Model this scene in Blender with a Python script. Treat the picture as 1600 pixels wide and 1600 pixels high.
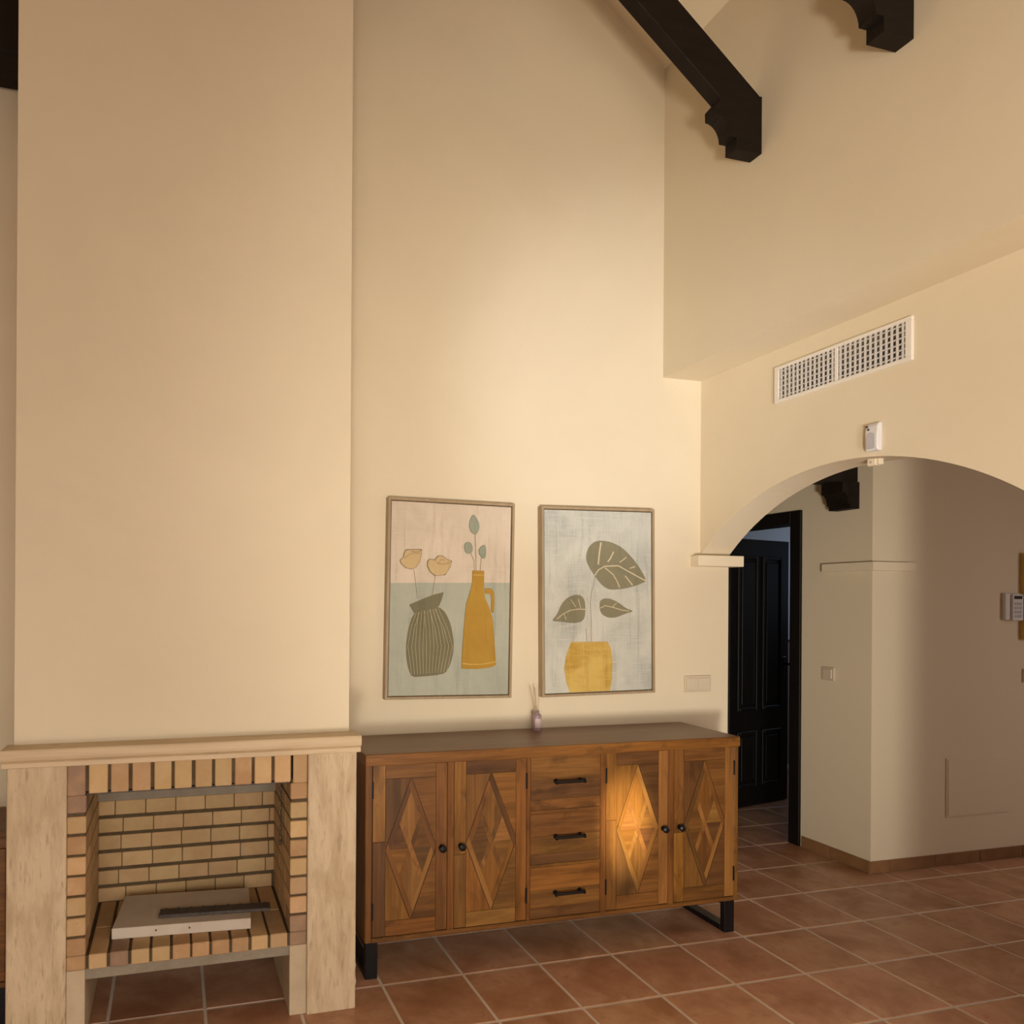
import bpy, bmesh, math, random
from mathutils import Vector, Matrix
random.seed(7)
for o in list(bpy.data.objects): bpy.data.objects.remove(o, do_unlink=True)
S = bpy.context.scene
C = S.collection

# ------------------------------------------------------------------ camera
YAW, ROLL, F, CX, CY, H = .262, .0061, 1149.0, 580.2, 937.4, 1.5
cam_d = bpy.data.cameras.new('camera'); cam = bpy.data.objects.new('camera', cam_d); C.objects.link(cam)
fw = Vector((math.sin(YAW), math.cos(YAW), 0)); r0 = Vector((math.cos(YAW), -math.sin(YAW), 0)); u0 = Vector((0, 0, 1))
rt = r0*math.cos(ROLL) + u0*math.sin(ROLL); up = u0*math.cos(ROLL) - r0*math.sin(ROLL)
M = Matrix((rt, up, -fw)).transposed().to_4x4(); M.translation = Vector((0, 0, H))
cam.matrix_world = M
cam_d.sensor_width = 36; cam_d.lens = 36*F/1600
cam_d.shift_x = (800-CX)/1600; cam_d.shift_y = (CY-800)/1600
cam_d.clip_start = .05
S.camera = cam

# ------------------------------------------------------------------ light
w = bpy.data.worlds.new('world'); S.world = w; w.use_nodes = True
w.node_tree.nodes['Background'].inputs[0].default_value = (.75, .85, 1, 1)
w.node_tree.nodes['Background'].inputs[1].default_value = .3

def area(name, loc, target, sx, sy, power, col):
    l = bpy.data.lights.new(name, 'AREA'); l.shape = 'RECTANGLE'; l.size = sx; l.size_y = sy
    l.energy = power; l.color = col
    o = bpy.data.objects.new(name, l); C.objects.link(o); o.location = loc
    o.rotation_euler = (Vector(target)-Vector(loc)).to_track_quat('-Z', 'Y').to_euler()
    return o
def spot(name, loc, target, ang, power, col, blend=1, scale=(1, 1, 1), rad=.05):
    l = bpy.data.lights.new(name, 'SPOT'); l.energy = power; l.color = col
    l.spot_size = math.radians(ang); l.spot_blend = blend; l.shadow_soft_size = rad
    o = bpy.data.objects.new(name, l); C.objects.link(o); o.location = loc
    o.rotation_euler = (Vector(target)-Vector(loc)).to_track_quat('-Z', 'Y').to_euler()
    o.scale = scale
    return o
WARM = (1, .90, .78)
# rear glazed doors (assumed_window_1, assumed behind the camera): sky light slanting down, in the plane of the panes
for nm, z, tilt, pw, col in (('low', .28, -.50, 31, WARM), ('lower', .80, -.50, 31, WARM), ('upper', 1.36, -.55, 31, WARM), ('top', 1.92, -.60, 31, WARM)):
    area('window_rear_%s_offscreen' % nm, (.1, -2.08, z), (.1, 3, z+5.08*tilt), 2.8, .5, pw, col)
# wash spot added as fill, then assumed reflected sun and one sunbeam as spots at the doors
spot('window_rear_ground_light_offscreen', (-.5, -2.15, .35), (3.0, 2.6, 2.25), 64, 780, (1, .91, .75), 1, (1, 1, 1), .28)  # added fill to brighten the right wall and the hall
spot('window_rear_sun_glint_offscreen', (.7, -2.15, .35), (2.12, 3.22, 2.55), 21, 470, (.88, .94, 1), 1, (1, 1, 1), .12)  # assumed reflected sun, added as a spot for the wall glow
spot('window_rear_sunbeam_offscreen', (.2, -2.15, 1.7), (1.905, 2.8, .53), 6.0, 3700, (1, .82, .50), 1, (.55, 1, 1), .02)  # assumed sunbeam, added as a narrow spot on the sideboard door
area('window_bathroom_offscreen', (6.12, 4.9, 1.8), (3, 4.9, 1.2), .8, .9, 4.5, (.55, .70, 1))      # daylight seen past the door leaf, from an assumed window that is not built
area('window_hall_right_offscreen', (6.12, 1.3, 1.2), (3, 1.5, -.2), .9, 1.9, 26, (1, .88, .84))     # assumed daylight on the tiles to the right, added without a window
S.view_settings.view_transform = 'Standard'; S.view_settings.look = 'None'
S.view_settings.gamma = 1; S.view_settings.use_curve_mapping = False
S.view_settings.exposure = -0.04

# ------------------------------------------------------------------ materials
def mat(name, col, rough=.6, metal=0, bump=None, spec=.5, noise=None, objvar=0, objhue=0, trans=0):
    """noise=(scale3, colour2, contrast_lo, contrast_hi[, rotY]) ; bump=(scale,strength)"""
    m = bpy.data.materials.new(name); m.use_nodes = True
    nt = m.node_tree; N = nt.nodes; L = nt.links; b = N['Principled BSDF']
    b.inputs['Roughness'].default_value = rough; b.inputs['Metallic'].default_value = metal
    b.inputs['Specular IOR Level'].default_value = spec
    if trans: b.inputs['Transmission Weight'].default_value = trans
    tc = N.new('ShaderNodeTexCoord'); oi = N.new('ShaderNodeObjectInfo')
    off = N.new('ShaderNodeVectorMath'); off.operation = 'MULTIPLY_ADD'
    cmb = N.new('ShaderNodeCombineXYZ')
    for i in range(3): L.new(oi.outputs['Random'], cmb.inputs[i])
    off.inputs[1].default_value = (37, 23, 51) if objvar else (0, 0, 0)
    L.new(cmb.outputs[0], off.inputs[0]); L.new(tc.outputs['Object'], off.inputs[2])
    vec = off.outputs[0]
    colout = None
    rgb = N.new('ShaderNodeRGB'); rgb.outputs[0].default_value = (*col, 1); colout = rgb.outputs[0]
    for nz in ([] if noise is None else (noise if isinstance(noise, list) else [noise])):
        sc, c2, lo, hi = nz[:4]; ry = nz[4] if len(nz) > 4 else 0
        mp = N.new('ShaderNodeMapping'); mp.vector_type = 'POINT'
        ro = N.new('ShaderNodeVectorRotate'); ro.rotation_type = 'Y_AXIS'; ro.inputs['Angle'].default_value = ry
        L.new(vec, ro.inputs['Vector']); L.new(ro.outputs[0], mp.inputs[0])
        mp.inputs['Scale'].default_value = sc
        no = N.new('ShaderNodeTexNoise'); no.inputs['Scale'].default_value = 1; no.inputs['Detail'].default_value = 5
        no.inputs['Roughness'].default_value = .6; no.inputs['Distortion'].default_value = .4
        L.new(mp.outputs[0], no.inputs['Vector'])
        mr = N.new('ShaderNodeMapRange'); mr.inputs[1].default_value = lo; mr.inputs[2].default_value = hi
        L.new(no.outputs[0], mr.inputs[0])
        mx = N.new('ShaderNodeMix'); mx.data_type = 'RGBA'; mx.inputs[7].default_value = (*c2, 1)
        L.new(mr.outputs[0], mx.inputs[0]); L.new(colout, mx.inputs[6]); colout = mx.outputs[2]
    if objvar:
        hs = N.new('ShaderNodeHueSaturation')
        mr = N.new('ShaderNodeMapRange'); mr.inputs[3].default_value = 1-objvar; mr.inputs[4].default_value = 1+objvar
        L.new(oi.outputs['Random'], mr.inputs[0]); L.new(mr.outputs[0], hs.inputs['Value'])
        if objhue:
            m2 = N.new('ShaderNodeMath'); m2.operation = 'MULTIPLY'; m2.inputs[1].default_value = 17.31
            m3 = N.new('ShaderNodeMath'); m3.operation = 'FRACT'
            L.new(oi.outputs['Random'], m2.inputs[0]); L.new(m2.outputs[0], m3.inputs[0])
            m4 = N.new('ShaderNodeMapRange'); m4.inputs[3].default_value = .5-objhue; m4.inputs[4].default_value = .5+objhue
            L.new(m3.outputs[0], m4.inputs[0]); L.new(m4.outputs[0], hs.inputs['Hue'])
        L.new(colout, hs.inputs['Color']); colout = hs.outputs[0]
    L.new(colout, b.inputs['Base Color'])
    if bump:
        bn = N.new('ShaderNodeTexNoise'); bn.inputs['Scale'].default_value = bump[0]; bn.inputs['Detail'].default_value = 6
        L.new(vec, bn.inputs['Vector'])
        bp = N.new('ShaderNodeBump'); bp.inputs['Strength'].default_value = bump[1]; bp.inputs['Distance'].default_value = .01
        L.new(bn.outputs[0], bp.inputs['Height']); L.new(bp.outputs[0], b.inputs['Normal'])
    return m
PL = (.76, .67, .51)
M_ = {}
M_['plaster'] = mat('plaster', PL, .85, bump=(9, .22), spec=.2, noise=((1.2, 1.2, 1.2), (.72, .63, .475), .4, .75))
M_['plaster_hall'] = mat('plaster_hall', PL, .85, bump=(9, .2), spec=.2)
M_['ceiling'] = mat('ceiling_paint', (.76, .67, .51), .9, bump=(6, .15), spec=.2)
M_['ledge'] = mat('ledge_paint', (.80, .71, .545), .75, spec=.2)
M_['grout'] = mat('grout', (.74, .64, .55), .9, noise=((8, 8, 8), (.66, .56, .47), .4, .7))
M_['tile'] = mat('terracotta_tile', (.50, .265, .16), .36, spec=.45, objvar=.07, objhue=.004, bump=(14, .12),
    noise=[((9, 9, 9), (.57, .335, .205), .42, .68), ((4, 4, 4), (.33, .15, .075), .46, .72), ((22, 22, 22), (.36, .19, .10), .56, .78)])
M_['base_tile'] = mat('baseboard_tile', (.27, .14, .062), .45, spec=.3, objvar=.08, noise=((6, 6, 6), (.21, .10, .042), .4, .7))
M_['travertine'] = mat('travertine', (.64, .51, .345), .5, spec=.3, bump=(60, .08), objvar=.02,
    noise=[((24, 14, 5), (.49, .365, .23), .42, .68), ((75, 35, 12), (.38, .27, .165), .54, .74), ((7, 7, 3.5), (.47, .34, .205), .52, .75)])
M_['travertine_h'] = mat('travertine_mantel', (.63, .495, .325), .5, spec=.35, bump=(60, .08),
    noise=[((2.2, 10, 26), (.53, .40, .255), .45, .72), ((6, 9, 9), (.40, .27, .15), .66, .85)])
M_['brick'] = mat('firebrick_yellow', (.54, .355, .18), .8, spec=.25, objvar=.13, objhue=.008, bump=(70, .15),
    noise=[((14, 14, 14), (.58, .405, .23), .4, .7), ((45, 45, 45), (.40, .20, .08), .66, .8)])
M_['brick_in'] = mat('firebrick_inner', (.54, .375, .20), .85, spec=.2, objvar=.09, objhue=.006, bump=(70, .15),
    noise=[((9, 9, 9), (.47, .31, .155), .42, .72)])
M_['brick_red'] = mat('firebrick_red', (.46, .28, .145), .8, spec=.25, objvar=.10, bump=(70, .15),
    noise=[((14, 14, 14), (.54, .36, .19), .45, .7)])
M_['brick_purple'] = mat('firebrick_purple', (.31, .205, .14), .8, spec=.25, objvar=.08, bump=(70, .15),
    noise=[((14, 14, 14), (.40, .26, .155), .45, .7)])
M_['mortar'] = mat('dark_mortar', (.10, .07, .04), .95, spec=.1, noise=((20, 20, 20), (.14, .10, .06), .4, .7))
M_['concrete'] = mat('concrete', (.30, .26, .20), .9, spec=.2, bump=(40, .3), noise=((9, 9, 9), (.24, .20, .15), .4, .7))
M_['socle'] = mat('socle_plaster', (.58, .47, .33), .8, spec=.2, noise=((12, 12, 12), (.50, .40, .27), .4, .7))
M_['whitestone'] = mat('white_stone', (.62, .55, .47), .7, spec=.25, bump=(50, .12), noise=((7, 7, 7), (.55, .48, .40), .4, .7))
M_['iron'] = mat('dark_iron', (.075, .062, .056), .7, .3, noise=((30, 30, 30), (.12, .105, .095), .45, .75))
M_['black'] = mat('black_metal', (.009, .008, .010), .38, .4)
M_['beam'] = mat('dark_stained_beam', (.0095, .006, .004), .65, spec=.22, bump=(30, .1), noise=((4, 30, 30), (.015, .009, .006), .4, .7))
M_['darkwood'] = mat('dark_door_wood', (.0055, .004, .004), .5, spec=.25, noise=((30, 30, 3), (.008, .006, .005), .4, .7))
M_['white'] = mat('white_paint', (.80, .76, .70), .5)
M_['whiteplastic'] = mat('white_plastic', (.70, .69, .70), .4)
M_['greyplastic'] = mat('grey_lens', (.48, .47, .50), .35)
M_['creamplastic'] = mat('cream_plastic', (.62, .53, .40), .45)
M_['creamrocker'] = mat('cream_rocker', (.66, .57, .44), .4)
M_['vent_slat'] = mat('vent_slat', (.62, .60, .58), .45)
M_['duct'] = mat('galvanised_duct', (.30, .30, .30), .6)
M_['gold'] = mat('gold_frame', (.62, .42, .12), .4, .3)
M_['frame'] = mat('pale_wood_frame', (.40, .305, .195), .55, spec=.3, noise=((40, 40, 6), (.32, .235, .145), .4, .7))
M_['lcd'] = mat('lcd', (.03, .025, .02), .2)
M_['lilac'] = mat('lilac_glass', (.46, .33, .36), .15, spec=.5, trans=.35)
M_['label'] = mat('paper_label', (.58, .47, .48), .7)
M_['reed'] = mat('reed_stick', (.48, .34, .21), .7)
M_['glass'] = mat('window_glass', (.9, .95, 1), .05, trans=1)
M_['bath'] = mat('bathroom_wall', (.72, .72, .70), .7)
M_['bathtile'] = mat('bathroom_tile', (.42, .33, .30), .35)
M_['bathborder'] = mat('bathroom_border', (.10, .09, .10), .4)
# wood tones for the patchwork furniture: tone x grain angle
TONES = {'mid': ((.205, .090, .021), (.140, .057, .013)), 'light': ((.30, .142, .036), (.225, .098, .024)),
         'dark': ((.140, .062, .018), (.098, .042, .012)), 'amber': ((.245, .102, .020), (.170, .067, .012)),
         'edge': ((.190, .078, .017), (.128, .050, .010))}
_w = {}
def wood(tone, ang=0):
    k = (tone, round(ang, 2))
    if k not in _w:
        a, b = TONES[tone]
        dk = tuple(x*.42 for x in b)
        _w[k] = mat('mango_wood_%s_%d' % (tone, len(_w)), a, .42, spec=.4, objvar=.10, objhue=.006,
            noise=[((80, 80, 3.5), b, .38, .64, ang), ((18, 18, 2.2), tuple(x*.62 for x in b), .46, .70, ang), ((9, 9, 5), dk, .57, .74, ang)], bump=(80, .03))
    return _w[k]
HZ = math.pi/2
# canvas paints
def paint(name, col, c2, sc=(9, 9, 9), lo=.4, hi=.7, rough=.8):
    return mat(name, col, rough, spec=.15, noise=[(sc, c2, lo, hi), ((38, 10, 3), tuple(x*.86 for x in c2), .54, .80), ((160, 20, 8), tuple(x*.93 for x in col), .5, .7), ((8, 20, 160), tuple(x*.94 for x in col), .5, .7)])

# ------------------------------------------------------------------ mesh helpers
def BM(): return bmesh.new()
def box(bm, x0, x1, y0, y1, z0, z1, bev=0, seg=1):
    r = bmesh.ops.create_cube(bm, size=1, matrix=Matrix.Translation(((x0+x1)/2, (y0+y1)/2, (z0+z1)/2)) @ Matrix.Diagonal((abs(x1-x0), abs(y1-y0), abs(z1-z0), 1)))
    if bev:
        vs = set(r['verts']); es = [e for e in bm.edges if e.verts[0] in vs and e.verts[1] in vs]
        bmesh.ops.bevel(bm, geom=es, offset=bev, segments=seg, affect='EDGES', profile=.5)
    return bm
def prism(bm, pts, axis, a, b, bev=0):
    """polygon pts in the plane normal to axis, extruded from a to b.  axis y: pts=(x,z); x: (y,z); z: (x,y)"""
    def mk(p, t): return {'y': (p[0], t, p[1]), 'x': (t, p[0], p[1]), 'z': (p[0], p[1], t)}[axis]
    va = [bm.verts.new(mk(p, a)) for p in pts]; vb = [bm.verts.new(mk(p, b)) for p in pts]
    n = len(pts); fs = [bm.faces.new(va), bm.faces.new(vb[::-1])]
    for i in range(n): fs.append(bm.faces.new((va[i], vb[i], vb[(i+1) % n], va[(i+1) % n])))
    bmesh.ops.recalc_face_normals(bm, faces=fs)
    if bev:
        bmesh.ops.bevel(bm, geom=[e for e in bm.edges if e.verts[0] in va+vb], offset=bev, segments=1, affect='EDGES')
    return bm
def tube(bm, pts, r, n=8):
    pts = [Vector(p) for p in pts]; rings = []
    for i, p in enumerate(pts):
        d = (pts[min(i+1, len(pts)-1)]-pts[max(i-1, 0)]).normalized()
        a = d.orthogonal().normalized() if i == 0 else (a - d*a.dot(d)).normalized()
        b = d.cross(a)
        rings.append([bm.verts.new(p+(a*math.cos(t)+b*math.sin(t))*r) for t in [2*math.pi*k/n for k in range(n)]])
    fs = []
    for A, B in zip(rings, rings[1:]):
        for k in range(n): fs.append(bm.faces.new((A[k], A[(k+1) % n], B[(k+1) % n], B[k])))
    fs.append(bm.faces.new(rings[0])); fs.append(bm.faces.new(rings[-1]))
    bmesh.ops.recalc_face_normals(bm, faces=fs)
    return bm
def lathe(bm, prof, c, axis='z', n=20):
    """prof list of (r, t) revolved about axis through c"""
    rings = []
    for r, t in prof:
        ring = []
        for k in range(n):
            a = 2*math.pi*k/n; u, v = r*math.cos(a), r*math.sin(a)
            ring.append(bm.verts.new({'z': (c[0]+u, c[1]+v, c[2]+t), 'y': (c[0]+u, c[1]+t, c[2]+v), 'x': (c[0]+t, c[1]+u, c[2]+v)}[axis]))
        rings.append(ring)
    fs = []
    for A, B in zip(rings, rings[1:]):
        for k in range(n): fs.append(bm.faces.new((A[k], A[(k+1) % n], B[(k+1) % n], B[k])))
    fs += [bm.faces.new(rings[0]), bm.faces.new(rings[-1])]
    bmesh.ops.recalc_face_normals(bm, faces=fs)
    return bm
ORG = {}
def root_of(o):
    while o.parent: o = o.parent
    return o
def obj(name, bm, m, parent=None, org=None, smooth=False):
    """bm is in world coordinates; it becomes ONE mesh object (a part when parent is given)"""
    o_ = ORG[root_of(parent).name] if parent else Vector(org or (0, 0, 0))
    bmesh.ops.translate(bm, verts=bm.verts, vec=-o_)
    me = bpy.data.meshes.new(name); bm.to_mesh(me); bm.free()
    if smooth:
        for p in me.polygons: p.use_smooth = True
    me.materials.append(M_[m] if isinstance(m, str) else m)
    o = bpy.data.objects.new(name, me); C.objects.link(o)
    if parent: o.parent = parent
    else: o.location = o_; ORG[o.name] = o_
    return o
_bx = {}
def piece(name, x0, x1, y0, y1, z0, z1, m, parent, bev=.003):
    """box piece with mesh data shared between equal sizes"""
    d = (round(x1-x0, 3), round(y1-y0, 3), round(z1-z0, 3)); mm = M_[m] if isinstance(m, str) else m
    k = (d, mm.name, bev)
    if k not in _bx:
        bm = BM(); box(bm, -d[0]/2, d[0]/2, -d[1]/2, d[1]/2, -d[2]/2, d[2]/2, bev)
        me = bpy.data.meshes.new(name); bm.to_mesh(me); bm.free(); me.materials.append(mm); _bx[k] = me
    o = bpy.data.objects.new(name, _bx[k]); C.objects.link(o); o.parent = parent
    o.location = Vector(((x0+x1)/2, (y0+y1)/2, (z0+z1)/2)) - ORG[root_of(parent).name]
    return o
def tag(o, label, cat, group=None):
    o['label'] = label; o['category'] = cat
    if group: o['group'] = group
    return o
def thing(name, label, cat, loc, group=None, rot=None):
    o = bpy.data.objects.new(name, None); C.objects.link(o); o.location = loc; o.empty_display_size = .1
    ORG[o.name] = Vector(loc)
    if rot: o.rotation_euler = rot
    return tag(o, label, cat, group)
def struct(name, bm, m, org=None, label=None):
    o = obj(name, bm, m, None, org); o['kind'] = 'structure'
    if label: o['label'] = label
    return o

# ------------------------------------------------------------------ room shell
YB = 3.22; XA, XA2 = 2.615, 2.79; XU = 2.388; ZS = 2.636; ZE = 4.198; SL = .79; XR = -.4
XL = -3.2; YR = -2.2; XD = 3.737; YK = 3.218; XE = 6.2; YE = 5.6; ZH = 2.5
ZR = ZE + SL*(XU-XR)
fl = struct('floor', box(BM(), XL-.15, XE+.15, YR-.15, YE+.15, -.12, -.002), 'grout', label='terracotta tiled floor with pale grout lines')
TP, TX, TY = .33675, 2.13825, 2.7507
def tile_mesh():
    bm = BM(); g = TP/2-.0058
    box(bm, -g, g, -g, g, -.012, 0, .0025, 2)
    me = bpy.data.meshes.new('tile'); bm.to_mesh(me); bm.free(); me.materials.append(M_['tile']); return me
tm = tile_mesh()
for i in range(-10, 10):
    for j in range(-3, 8):
        cx_, cy_ = TX+TP*(i+.5), TY+TP*(j+.5)
        if cy_ > 3.45 and cx_ < 2.75: continue                    # behind the back wall
        if cy_ > 3.1 and cx_ < -.2 : continue
        if j > 4 and cx_ < 3.6: continue
        if cx_ > 4.9 and cy_ > 3.3 and cy_ < 4.2: continue
        t = bpy.data.objects.new('tile', tm); C.objects.link(t); t.parent = fl
        t.location = (cx_, cy_, random.uniform(-.0006, .0006)); t.rotation_euler = (random.uniform(-.001, .001), random.uniform(-.001, .001), random.choice((0, 1, 2, 3))*HZ)
bm = BM()
for i in range(-16, 13):
    for j in range(-21, -3):
        x0, y0 = TX+TP*i, TY+TP*j
        if x0+TP > XE+.1: continue
        box(bm, x0+.0058, x0+TP-.0058, y0+.0058, y0+TP-.0058, -.012, 0)
for i in range(-16, -10):
    for j in range(-3, 1):
        x0, y0 = TX+TP*i, TY+TP*j
        box(bm, x0+.0058, x0+TP-.0058, y0+.0058, y0+TP-.0058, -.012, 0)
o = obj('tile_field', bm, 'tile', fl); o['kind'] = 'stuff'

struct('wall_back', box(BM(), XL-.15, XA2, YB, YB+.16, 0, ZR+.3), 'plaster', label='tall cream plastered gable wall')
# arch wall
yc, zc, half, spring = 2.40, 2.078, .82, 1.738
rise = zc-spring; R = (half*half+rise*rise)/(2*rise); a0 = math.asin(half/R)
arc = [(yc-R*math.sin(a0-2*a0*k/40), zc-R+R*math.cos(a0-2*a0*k/40)) for k in range(41)]
pts = [(YR-.1, 0), (yc-half, 0)] + arc + [(YB+.1, spring), (YB+.1, 2.406), (YR-.1, 2.406)]
bm = prism(BM(), pts, 'x', XA, XA2)                       # the wall below, beside and above the air duct opening
box(bm, XA, XA2, YR-.1, 2.110, 2.406, 2.543); box(bm, XA, XA2, 2.710, YB+.1, 2.406, 2.543); box(bm, XA, XA2, YR-.1, YB+.1, 2.543, ZS)
struct('wall_right', bm, 'plaster', label='cream plastered wall with a wide low arch')
struct('wall_right_upper', box(BM(), XU, XA2, YR-.1, YB+.1, ZS, ZE+.45), 'plaster', label='cream plastered upper wall stepping forward over the arch wall')
struct('wall_left', box(BM(), XL-.15, XL, YR-.15, YB+.1, 0, ZE+.3), 'plaster')
# rear wall with the assumed glazed doors' opening
bm = BM(); wx0, wx1, wz = -1.4, 1.6, 2.3; wxm = .1
box(bm, XL-.15, wx0, YR-.15, YR, 0, ZR+.3); box(bm, wx1, XA2, YR-.15, YR, 0, ZR+.3); box(bm, wx0, wx1, YR-.15, YR, wz, ZR+.3)
struct('wall_rear', bm, 'plaster')
win = bpy.data.objects.new('window_1', None); C.objects.link(win); win.location = (.1, YR, 0); win['kind'] = 'structure'; ORG[win.name] = Vector((.1, YR, 0))  # assumed glazed doors, unseen, added as the daylight opening
for x in (wx0, wxm-.04, wx1-.08): piece('frame_post', x, x+.08, YR-.1, YR-.02, 0, wz, 'darkwood', win)
for z in (0, wz-.08): piece('frame_rail', wx0+.08, wx1-.08, YR-.1, YR-.02, z, z+.08, 'darkwood', win)
for x0, x1 in ((wx0+.08, wxm-.04), (wxm+.04, wx1-.08)): piece('pane', x0, x1, YR-.066, YR-.06, .08, wz-.08, 'glass', win, 0)
# sloped ceiling, both sides of the ridge
bm = BM()
prism(bm, [(XU, ZE), (XR, ZR), (XR, ZR+.15), (XU+.02, ZE+.17), (XA2, ZE+.17), (XA2, ZE)], 'y', YR-.1, YB+.1)
prism(bm, [(XR, ZR), (XL-.1, ZR-SL*(XR-XL+.1)), (XL-.1, ZR-SL*(XR-XL+.1)+.15), (XR, ZR+.15)], 'y', YR-.1, YB+.1)
struct('ceiling', bm, 'ceiling', label='sloping cream plaster ceiling')
# hall beyond the arch
struct('wall_hall_left', box(BM(), XA2-.15, XA2, YB+.161, YE+.15, 0, ZH+.1), 'plaster_hall')
struct('wall_hall_end', box(BM(), XE, XE+.15, -1.1, YE+.15, 0, ZH+.1), 'plaster_hall')
struct('wall_hall_near', box(BM(), XA2, XE, -1.1, -1.0, 0, ZH+.1), 'plaster_hall')
bm = BM(); box(bm, XA2, XD+.06, YE, YE+.15, 0, ZH+.1); struct('wall_corridor_end', bm, 'plaster_hall')
bm = BM(); box(bm, XD+.06, XE, YE, YE+.15, 1.15, ZH+.1); wb = struct('wall_bathroom', bm, 'bath')
bm = BM(); box(bm, XD+.12, XE, YE-.012, YE+.14, 0, 1.13); obj('wainscot', bm, 'bathtile', wb)
bm = BM(); box(bm, XD+.12, XE, YE-.016, YE+.13, 1.13, 1.155); obj('border', bm, 'bathborder', wb)
dy0, dy1, dz = 3.742, 4.475, 2.02          # rough opening of the door
bm = BM(); T = XD+.12
box(bm, XD, T, YK+.12, dy0, 0, ZH+.1); box(bm, XD, T, dy1, YE, 0, ZH+.1); box(bm, XD, T, dy0, dy1, dz, ZH+.1)
struct('wall_door_side', bm, 'plaster_hall', label='cream hall wall holding the dark door')
struct('wall_hall_front', box(BM(), XD, XE, YK, YK+.12, 0, ZH+.1), 'plaster_hall', label='cream hall wall with flush access panel')
struct('ceiling_hall', box(BM(), XA2, XE+.15, -1.1, YE+.15, ZH+.1, ZH+.2), 'ceiling')
# chimney breast
bm = BM(); YC = 2.69; cx0, cx1 = -.515, .637
box(bm, cx0, cx1, YC, YB+.01, .985, ZR+.1)
struct('wall_chimney', bm, 'plaster', label='tall plastered chimney breast above the fireplace')
struct('wall_chimney_left', box(BM(), cx0, -.345, YC+.003, YB+.01, 0, .985), 'plaster')
struct('wall_chimney_right', box(BM(), .473, cx1, YC+.003, YB+.01, 0, .985), 'plaster')
# impost ledges
struct('trim_1', box(BM(), 2.557, 2.832, 3.158, YB+.02, 1.682, 1.737, .003), 'ledge', label='cream impost ledge under the left foot of the arch')
bm = BM(); prism(bm, [(XD-.03, YK-.03), (4.014, YK-.03), (4.014, YK+.02), (XD+.02, YK+.02), (XD+.02, 3.52), (XD-.03, 3.52)], 'z', 1.680, 1.727)
struct('trim_2', bm, 'ledge', label='cream impost ledge wrapping the hall wall corner')
# baseboards: one object each, tiles as pieces
def baseboard(name, axis, a0, a1, plane, sgn, phase, zt=.066):
    bm = BM(); lo, hi = sorted((plane, plane+sgn*.004))
    if axis == 'x': box(bm, a0, a1, lo, hi, 0, zt)
    else: box(bm, lo, hi, a0, a1, 0, zt)
    b = struct(name, bm, 'grout')
    lo, hi = sorted((plane, plane+sgn*.009)); t = phase
    while t < a1:
        s, e = max(t+.002, a0), min(t+TP-.002, a1); t += TP
        if e-s < .01: continue
        if axis == 'x': piece('tile', s, e, lo, hi, .002, zt+.001, 'base_tile', b, .001)
        else: piece('tile', lo, hi, s, e, .002, zt+.001, 'base_tile', b, .001)
baseboard('baseboard_hall_front', 'x', XD-.009, XE, YK, -1, 3.86-TP)
baseboard('baseboard_door_side', 'y', YK, 3.675, XD, -1, 3.48-TP)
baseboard('baseboard_back', 'x', .66, XA2, YB, -1, TX-5*TP)

# ------------------------------------------------------------------ fireplace
fp = thing('fireplace', 'travertine fireplace with mantel and yellow firebrick hearth under the chimney breast', 'fireplace', (.064, 2.62, 0))
obj('jamb', box(BM(), -.524, -.341, 2.62, 2.692, 0, .946, .003), 'travertine', fp)
obj('jamb', box(BM(), .471, .651, 2.62, 2.692, 0, .946, .003), 'travertine', fp)
prof = [(2.70, .944), (2.606, .944), (2.604, .946), (2.604, .960), (2.607, .963), (2.600, .966), (2.594, .972), (2.592, .980), (2.592, 1.001), (2.595, 1.006), (2.70, 1.006)]
obj('mantel', prism(BM(), prof, 'x', -.537, .662), 'travertine_h', fp)
obj('plaster_residue', prism(BM(), [(.649, .02), (.656, .03), (.653, .06), (.658, .09), (.654, .12), (.657, .15), (.652, .18), (.649, .19)], 'y', 2.64, 2.665), 'white', fp)
YF = 2.630
# dark mortar bodies, recessed behind the brick faces
bm = BM(); box(bm, -.343, -.286, YF+.008, 3.12, .25, .96); box(bm, .413, .471, YF+.008, 3.12, .25, .96)
box(bm, -.29, .42, YF+.008, 2.735, .85, .96); box(bm, -.29, .42, 3.077, 3.20, .05, .96); box(bm, -.29, .42, 2.735, 3.2, .955, .972)
obj('mortar', bm, 'mortar', fp)
obj('hearth_mortar', box(BM(), -.29, .415, YF+.008, 3.08, .252, .297), 'mortar', fp)
obj('hearth_slab', box(BM(), -.29, .415, YF+.012, 3.08, .215, .252), 'concrete', fp)
for x0, x1 in ((-.341, -.282), (.409, .471)): obj('socle', box(BM(), x0, x1, YF+.002, 3.2, 0, .252, .002), 'socle', fp)
obj('flue_back', box(BM(), -.29, .415, 3.10, 3.21, 0, .05), 'concrete', fp)
sold = [(-.341, -.284), (-.273, -.213), (-.203, -.146), (-.134, -.074), (-.062, -.005), (.005, .063), (.075, .132), (.142, .200), (.211, .270), (.280, .340), (.351, .409), (.418, .470)]
SM = ['brick_purple', 'brick', 'brick', 'brick', 'brick', 'brick', 'brick', 'brick', 'brick_red', 'brick', 'brick', 'brick']
for (a, b), m in zip(sold, SM): piece('brick', a, b, YF, YF+.105, .843 if -.28 < a < .4 else .838, .946, m, fp)
obj('lintel_angle', box(BM(), -.282, .41, YF+.02, 2.74, .836, .8425), 'iron', fp)
jz = [(.780, .838), (.711, .768), (.641, .701), (.573, .632), (.505, .565), (.436, .496), (.368, .427), (.301, .359), (.253, .3005)]
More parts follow.
